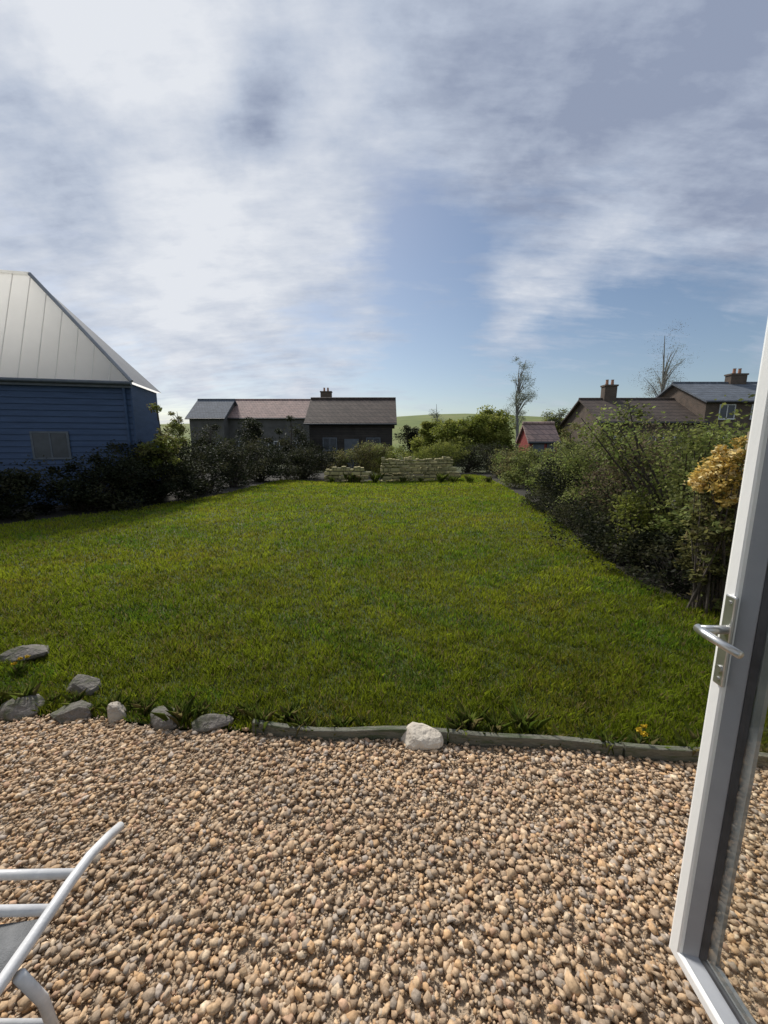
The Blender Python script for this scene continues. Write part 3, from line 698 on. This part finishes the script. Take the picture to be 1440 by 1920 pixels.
for y in (.72, -.2):
    for x in (XR + .02, XL - .02):
        MB().tube([(lx(x), ly(y), H - .01), (lx(x), ly(y + .04), .2), (lx(x), ly(y + .06), .0)], .0125, 10).build('leg', M['tube'], t, smooth=True)
        MB().tube([(lx(x), ly(y + .057), .0), (lx(x), ly(y + .055), .04)], .016, 10).build('foot_cap', M['plastic_grey'], t, smooth=True)
    MB().tube([(lx(XL - .02), ly(y + .055), .09), (lx(XR + .02), ly(y + .055), .09)], .01, 8).build('leg_brace', M['tube'], t, smooth=True)

# water butt beyond the door glass
t = thing('water_butt', 'dark teal plastic water barrel behind the open door glass', 'barrel', (3.72, 3.0, 0))
MB().lathe([(.0, .0), (.26, .0), (.29, .05), (.31, .3), (.318, .32), (.322, .36), (.315, .38), (.33, .7), (.338, .72), (.338, .76), (.33, .78), (.325, 1.02)], 28).build('barrel', M['butt'], t, smooth=True)
MB().lathe([(.345, 1.0), (.35, 1.04), (.33, 1.07), (.1, 1.1), (.0, 1.1)], 28).build('lid', M['gasket'], t, smooth=True)
MB().tube([(-.28, -.1, .12), (-.38, -.14, .12), (-.4, -.145, .09)], .014, 8).build('tap', M['gasket'], t)

# house wall behind the viewer with the doorway the door belongs to
t = thing('house_wall', 'rendered house wall around the doorway', 'house', (0, -.12, 0))
w = MB()
w.box((-5.5, -.3, 0), (-.98, 0, 2.6)).box((.98, -.3, 0), (5.5, 0, 2.6)).box((-.98, -.3, 2.2), (.98, 0, 2.6))
w.build('wall', M['render'], t)
w = MB()
w.box((-.978, -.12, .06), (-.91, .02, 2.198)).box((.91, -.12, .06), (.978, .02, 2.198)).box((-.91, -.12, 2.13), (.91, .02, 2.198)).build('door_frame', M['upvc'], t, .004)
MB().box((-.978, -.28, 0), (.978, .09, .058)).build('threshold', M['slab'], t, .004)
MB().add([(-5.8, .3, 2.5), (5.8, .3, 2.5), (5.8, -4, 4.6), (-5.8, -4, 4.6), (-5.8, .3, 2.65), (5.8, .3, 2.65), (5.8, -4, 4.75), (-5.8, -4, 4.75)], [(0, 3, 2, 1), (4, 5, 6, 7), (0, 1, 5, 4), (1, 2, 6, 5), (2, 3, 7, 6), (3, 0, 4, 7)]).build('roof', M['browntile'], t)

# ------------------------------------------------------------------ light
AZ, EL = R(-32), R(44)
sd = Vector((math.sin(AZ) * math.cos(EL), math.cos(AZ) * math.cos(EL), math.sin(EL)))
sun = bpy.data.lights.new('sun', 'SUN'); sun.energy = 4.4; sun.angle = R(8); sun.color = (1, .95, .88)
so = bpy.data.objects.new('sun', sun); COL.objects.link(so); so.rotation_euler = (-sd).to_track_quat('-Z', 'Y').to_euler(); so.location = (0, 0, 30)

wd = bpy.data.worlds.new('World'); C.world = wd; wd.use_nodes = True
nt = wd.node_tree; L = nt.links.new
bg = nt.nodes['Background']; out = nt.nodes['World Output']
sky = N(nt, 'ShaderNodeTexSky'); sky.sky_type = 'NISHITA'; sky.sun_disc = False; sky.sun_elevation = EL; sky.sun_rotation = AZ
L(sky.outputs[0], bg.inputs[0]); bg.inputs[1].default_value = .095
tc = N(nt, 'ShaderNodeTexCoord')
def math_(op, a, b=None, clamp=False):
    n = N(nt, 'ShaderNodeMath', operation=op, use_clamp=clamp)
    for i, q in enumerate((a, b)):
        if q is None: continue
        if isinstance(q, (int, float)): n.inputs[i].default_value = q
        else: L(q, n.inputs[i])
    return n.outputs[0]
sp = N(nt, 'ShaderNodeSeparateXYZ'); L(tc.outputs['Generated'], sp.inputs[0])
zz = math_('ADD', math_('MAXIMUM', sp.outputs[2], 0), .27)
cb = N(nt, 'ShaderNodeCombineXYZ'); L(math_('DIVIDE', sp.outputs[0], zz), cb.inputs[0]); L(math_('DIVIDE', sp.outputs[1], zz), cb.inputs[1])
def noise(scale, loc, detail=10, rough=.6, dist=.15, st=(1, 1, 1)):
    mp = N(nt, 'ShaderNodeMapping'); mp.inputs['Location'].default_value = loc; mp.inputs['Scale'].default_value = st; mp.inputs['Rotation'].default_value = (0, 0, .5)
    L(cb.outputs[0], mp.inputs[0])
    n = N(nt, 'ShaderNodeTexNoise'); n.inputs['Scale'].default_value = scale; n.inputs['Detail'].default_value = detail; n.inputs['Roughness'].default_value = rough; n.inputs['Distortion'].default_value = dist
    L(mp.outputs[0], n.inputs[0]); return n.outputs[0]
wn = N(nt, 'ShaderNodeTexNoise'); wn.inputs['Scale'].default_value = 2.6; wn.inputs['Detail'].default_value = 6; wn.inputs['Roughness'].default_value = .55
L(tc.outputs['Generated'], wn.inputs[0])
ws = N(nt, 'ShaderNodeVectorMath', operation='SUBTRACT'); L(wn.outputs['Color'], ws.inputs[0]); ws.inputs[1].default_value = (.5, .5, .5)
wm = N(nt, 'ShaderNodeVectorMath', operation='SCALE'); L(ws.outputs[0], wm.inputs[0]); wm.inputs['Scale'].default_value = .55
wa = N(nt, 'ShaderNodeVectorMath', operation='ADD'); L(tc.outputs['Generated'], wa.inputs[0]); L(wm.outputs[0], wa.inputs[1])
wv = N(nt, 'ShaderNodeVectorMath', operation='NORMALIZE'); L(wa.outputs[0], wv.inputs[0])
def lobes(items):
    tot = None
    for px, py, r, amp in items:
        d = direction(px, py); th = r / 720 * .75
        dp = N(nt, 'ShaderNodeVectorMath', operation='DOT_PRODUCT'); L(wv.outputs[0], dp.inputs[0]); dp.inputs[1].default_value = d
        e = math_('EXPONENT', math_('MULTIPLY', math_('SUBTRACT', dp.outputs['Value'], 1), 1 / (1 - math.cos(th))))
        e = math_('MULTIPLY', e, amp); tot = e if tot is None else math_('ADD', tot, e)
    return tot
cov = math_('ADD', math_('MULTIPLY', math_('SUBTRACT', noise(1.9, (2.3, 1.1, 0), st=(1, 1.5, 1)), .5), 2.1), .6)
cov = math_('ADD', cov, lobes([(800, 545, 170, -.62), (690, 490, 170, -.28), (930, 470, 170, -.25), (1080, 375, 200, -.42), (60, 460, 130, -.3), (1300, 620, 190, -.35), (1150, 720, 330, -.35), (400, 735, 200, -.4), (1080, 530, 120, .5), (930, 590, 110, .4), (330, 500, 130, .4), (560, 340, 150, .5), (180, 80, 420, .9), (1200, 100, 330, .55), (450, 630, 200, .45), (840, 715, 200, -.6), (560, 735, 170, -.4), (1150, 700, 200, -.4), (1300, 90, 420, .5)]))
cov = math_('ADD', cov, math_('MULTIPLY', math_('SUBTRACT', noise(7, (4.7, 2.3, 0), detail=7, st=(.5, 2.0, 1)), .5), 1.5))
cov = math_('MAXIMUM', math_('MINIMUM', cov, 1), 0)
bri = math_('ADD', math_('MULTIPLY', math_('SUBTRACT', noise(3.4, (5.7, 3.3, 0), st=(1, 1.4, 1)), .5), 1.3), .56)
bri = math_('ADD', bri, lobes([(170, 60, 330, .62), (490, 185, 120, -.8), (100, 320, 90, -.5), (250, 320, 100, -.12), (660, 175, 85, .35), (530, 340, 130, .3), (320, 500, 110, .25), (1250, 120, 480, -.42), (900, 60, 250, -.12), (1080, 540, 130, .35), (450, 640, 260, -.1), (200, 400, 160, -.12), (30, 380, 130, -.15), (420, 660, 200, .2)]))
bri = math_('ADD', bri, math_('MULTIPLY', math_('SUBTRACT', noise(9, (1.7, 8.3, 0), detail=6, st=(.6, 2.2, 1)), .5), .55))
bri = math_('MAXIMUM', math_('MINIMUM', bri, 1), 0)
cc_ = ramp(nt, bri, [(0, (.285, .335, .455)), (.4, (.49, .55, .665)), (1, (.77, .80, .855))])
cbg = N(nt, 'ShaderNodeBackground'); L(cc_, cbg.inputs[0]); cbg.inputs[1].default_value = 1
mx = N(nt, 'ShaderNodeMixShader'); L(cov, mx.inputs[0]); L(bg.outputs[0], mx.inputs[1]); L(cbg.outputs[0], mx.inputs[2]); L(mx.outputs[0], out.inputs[0])

# ------------------------------------------------------------------ camera
cam = bpy.data.cameras.new('camera'); co = bpy.data.objects.new('camera', cam); COL.objects.link(co); C.camera = co
cam.sensor_fit = 'HORIZONTAL'; cam.sensor_width = 36; cam.lens = 18; cam.clip_start = .01; cam.clip_end = 4000
co.location = (0, 0, CAMZ); co.rotation_euler = (math.pi / 2 - PITCH, 0, 0)
C.view_settings.view_transform = 'Standard'; C.view_settings.look = 'None'; C.view_settings.exposure = 0
C.cycles.max_bounces = 8; C.cycles.transparent_max_bounces = 8
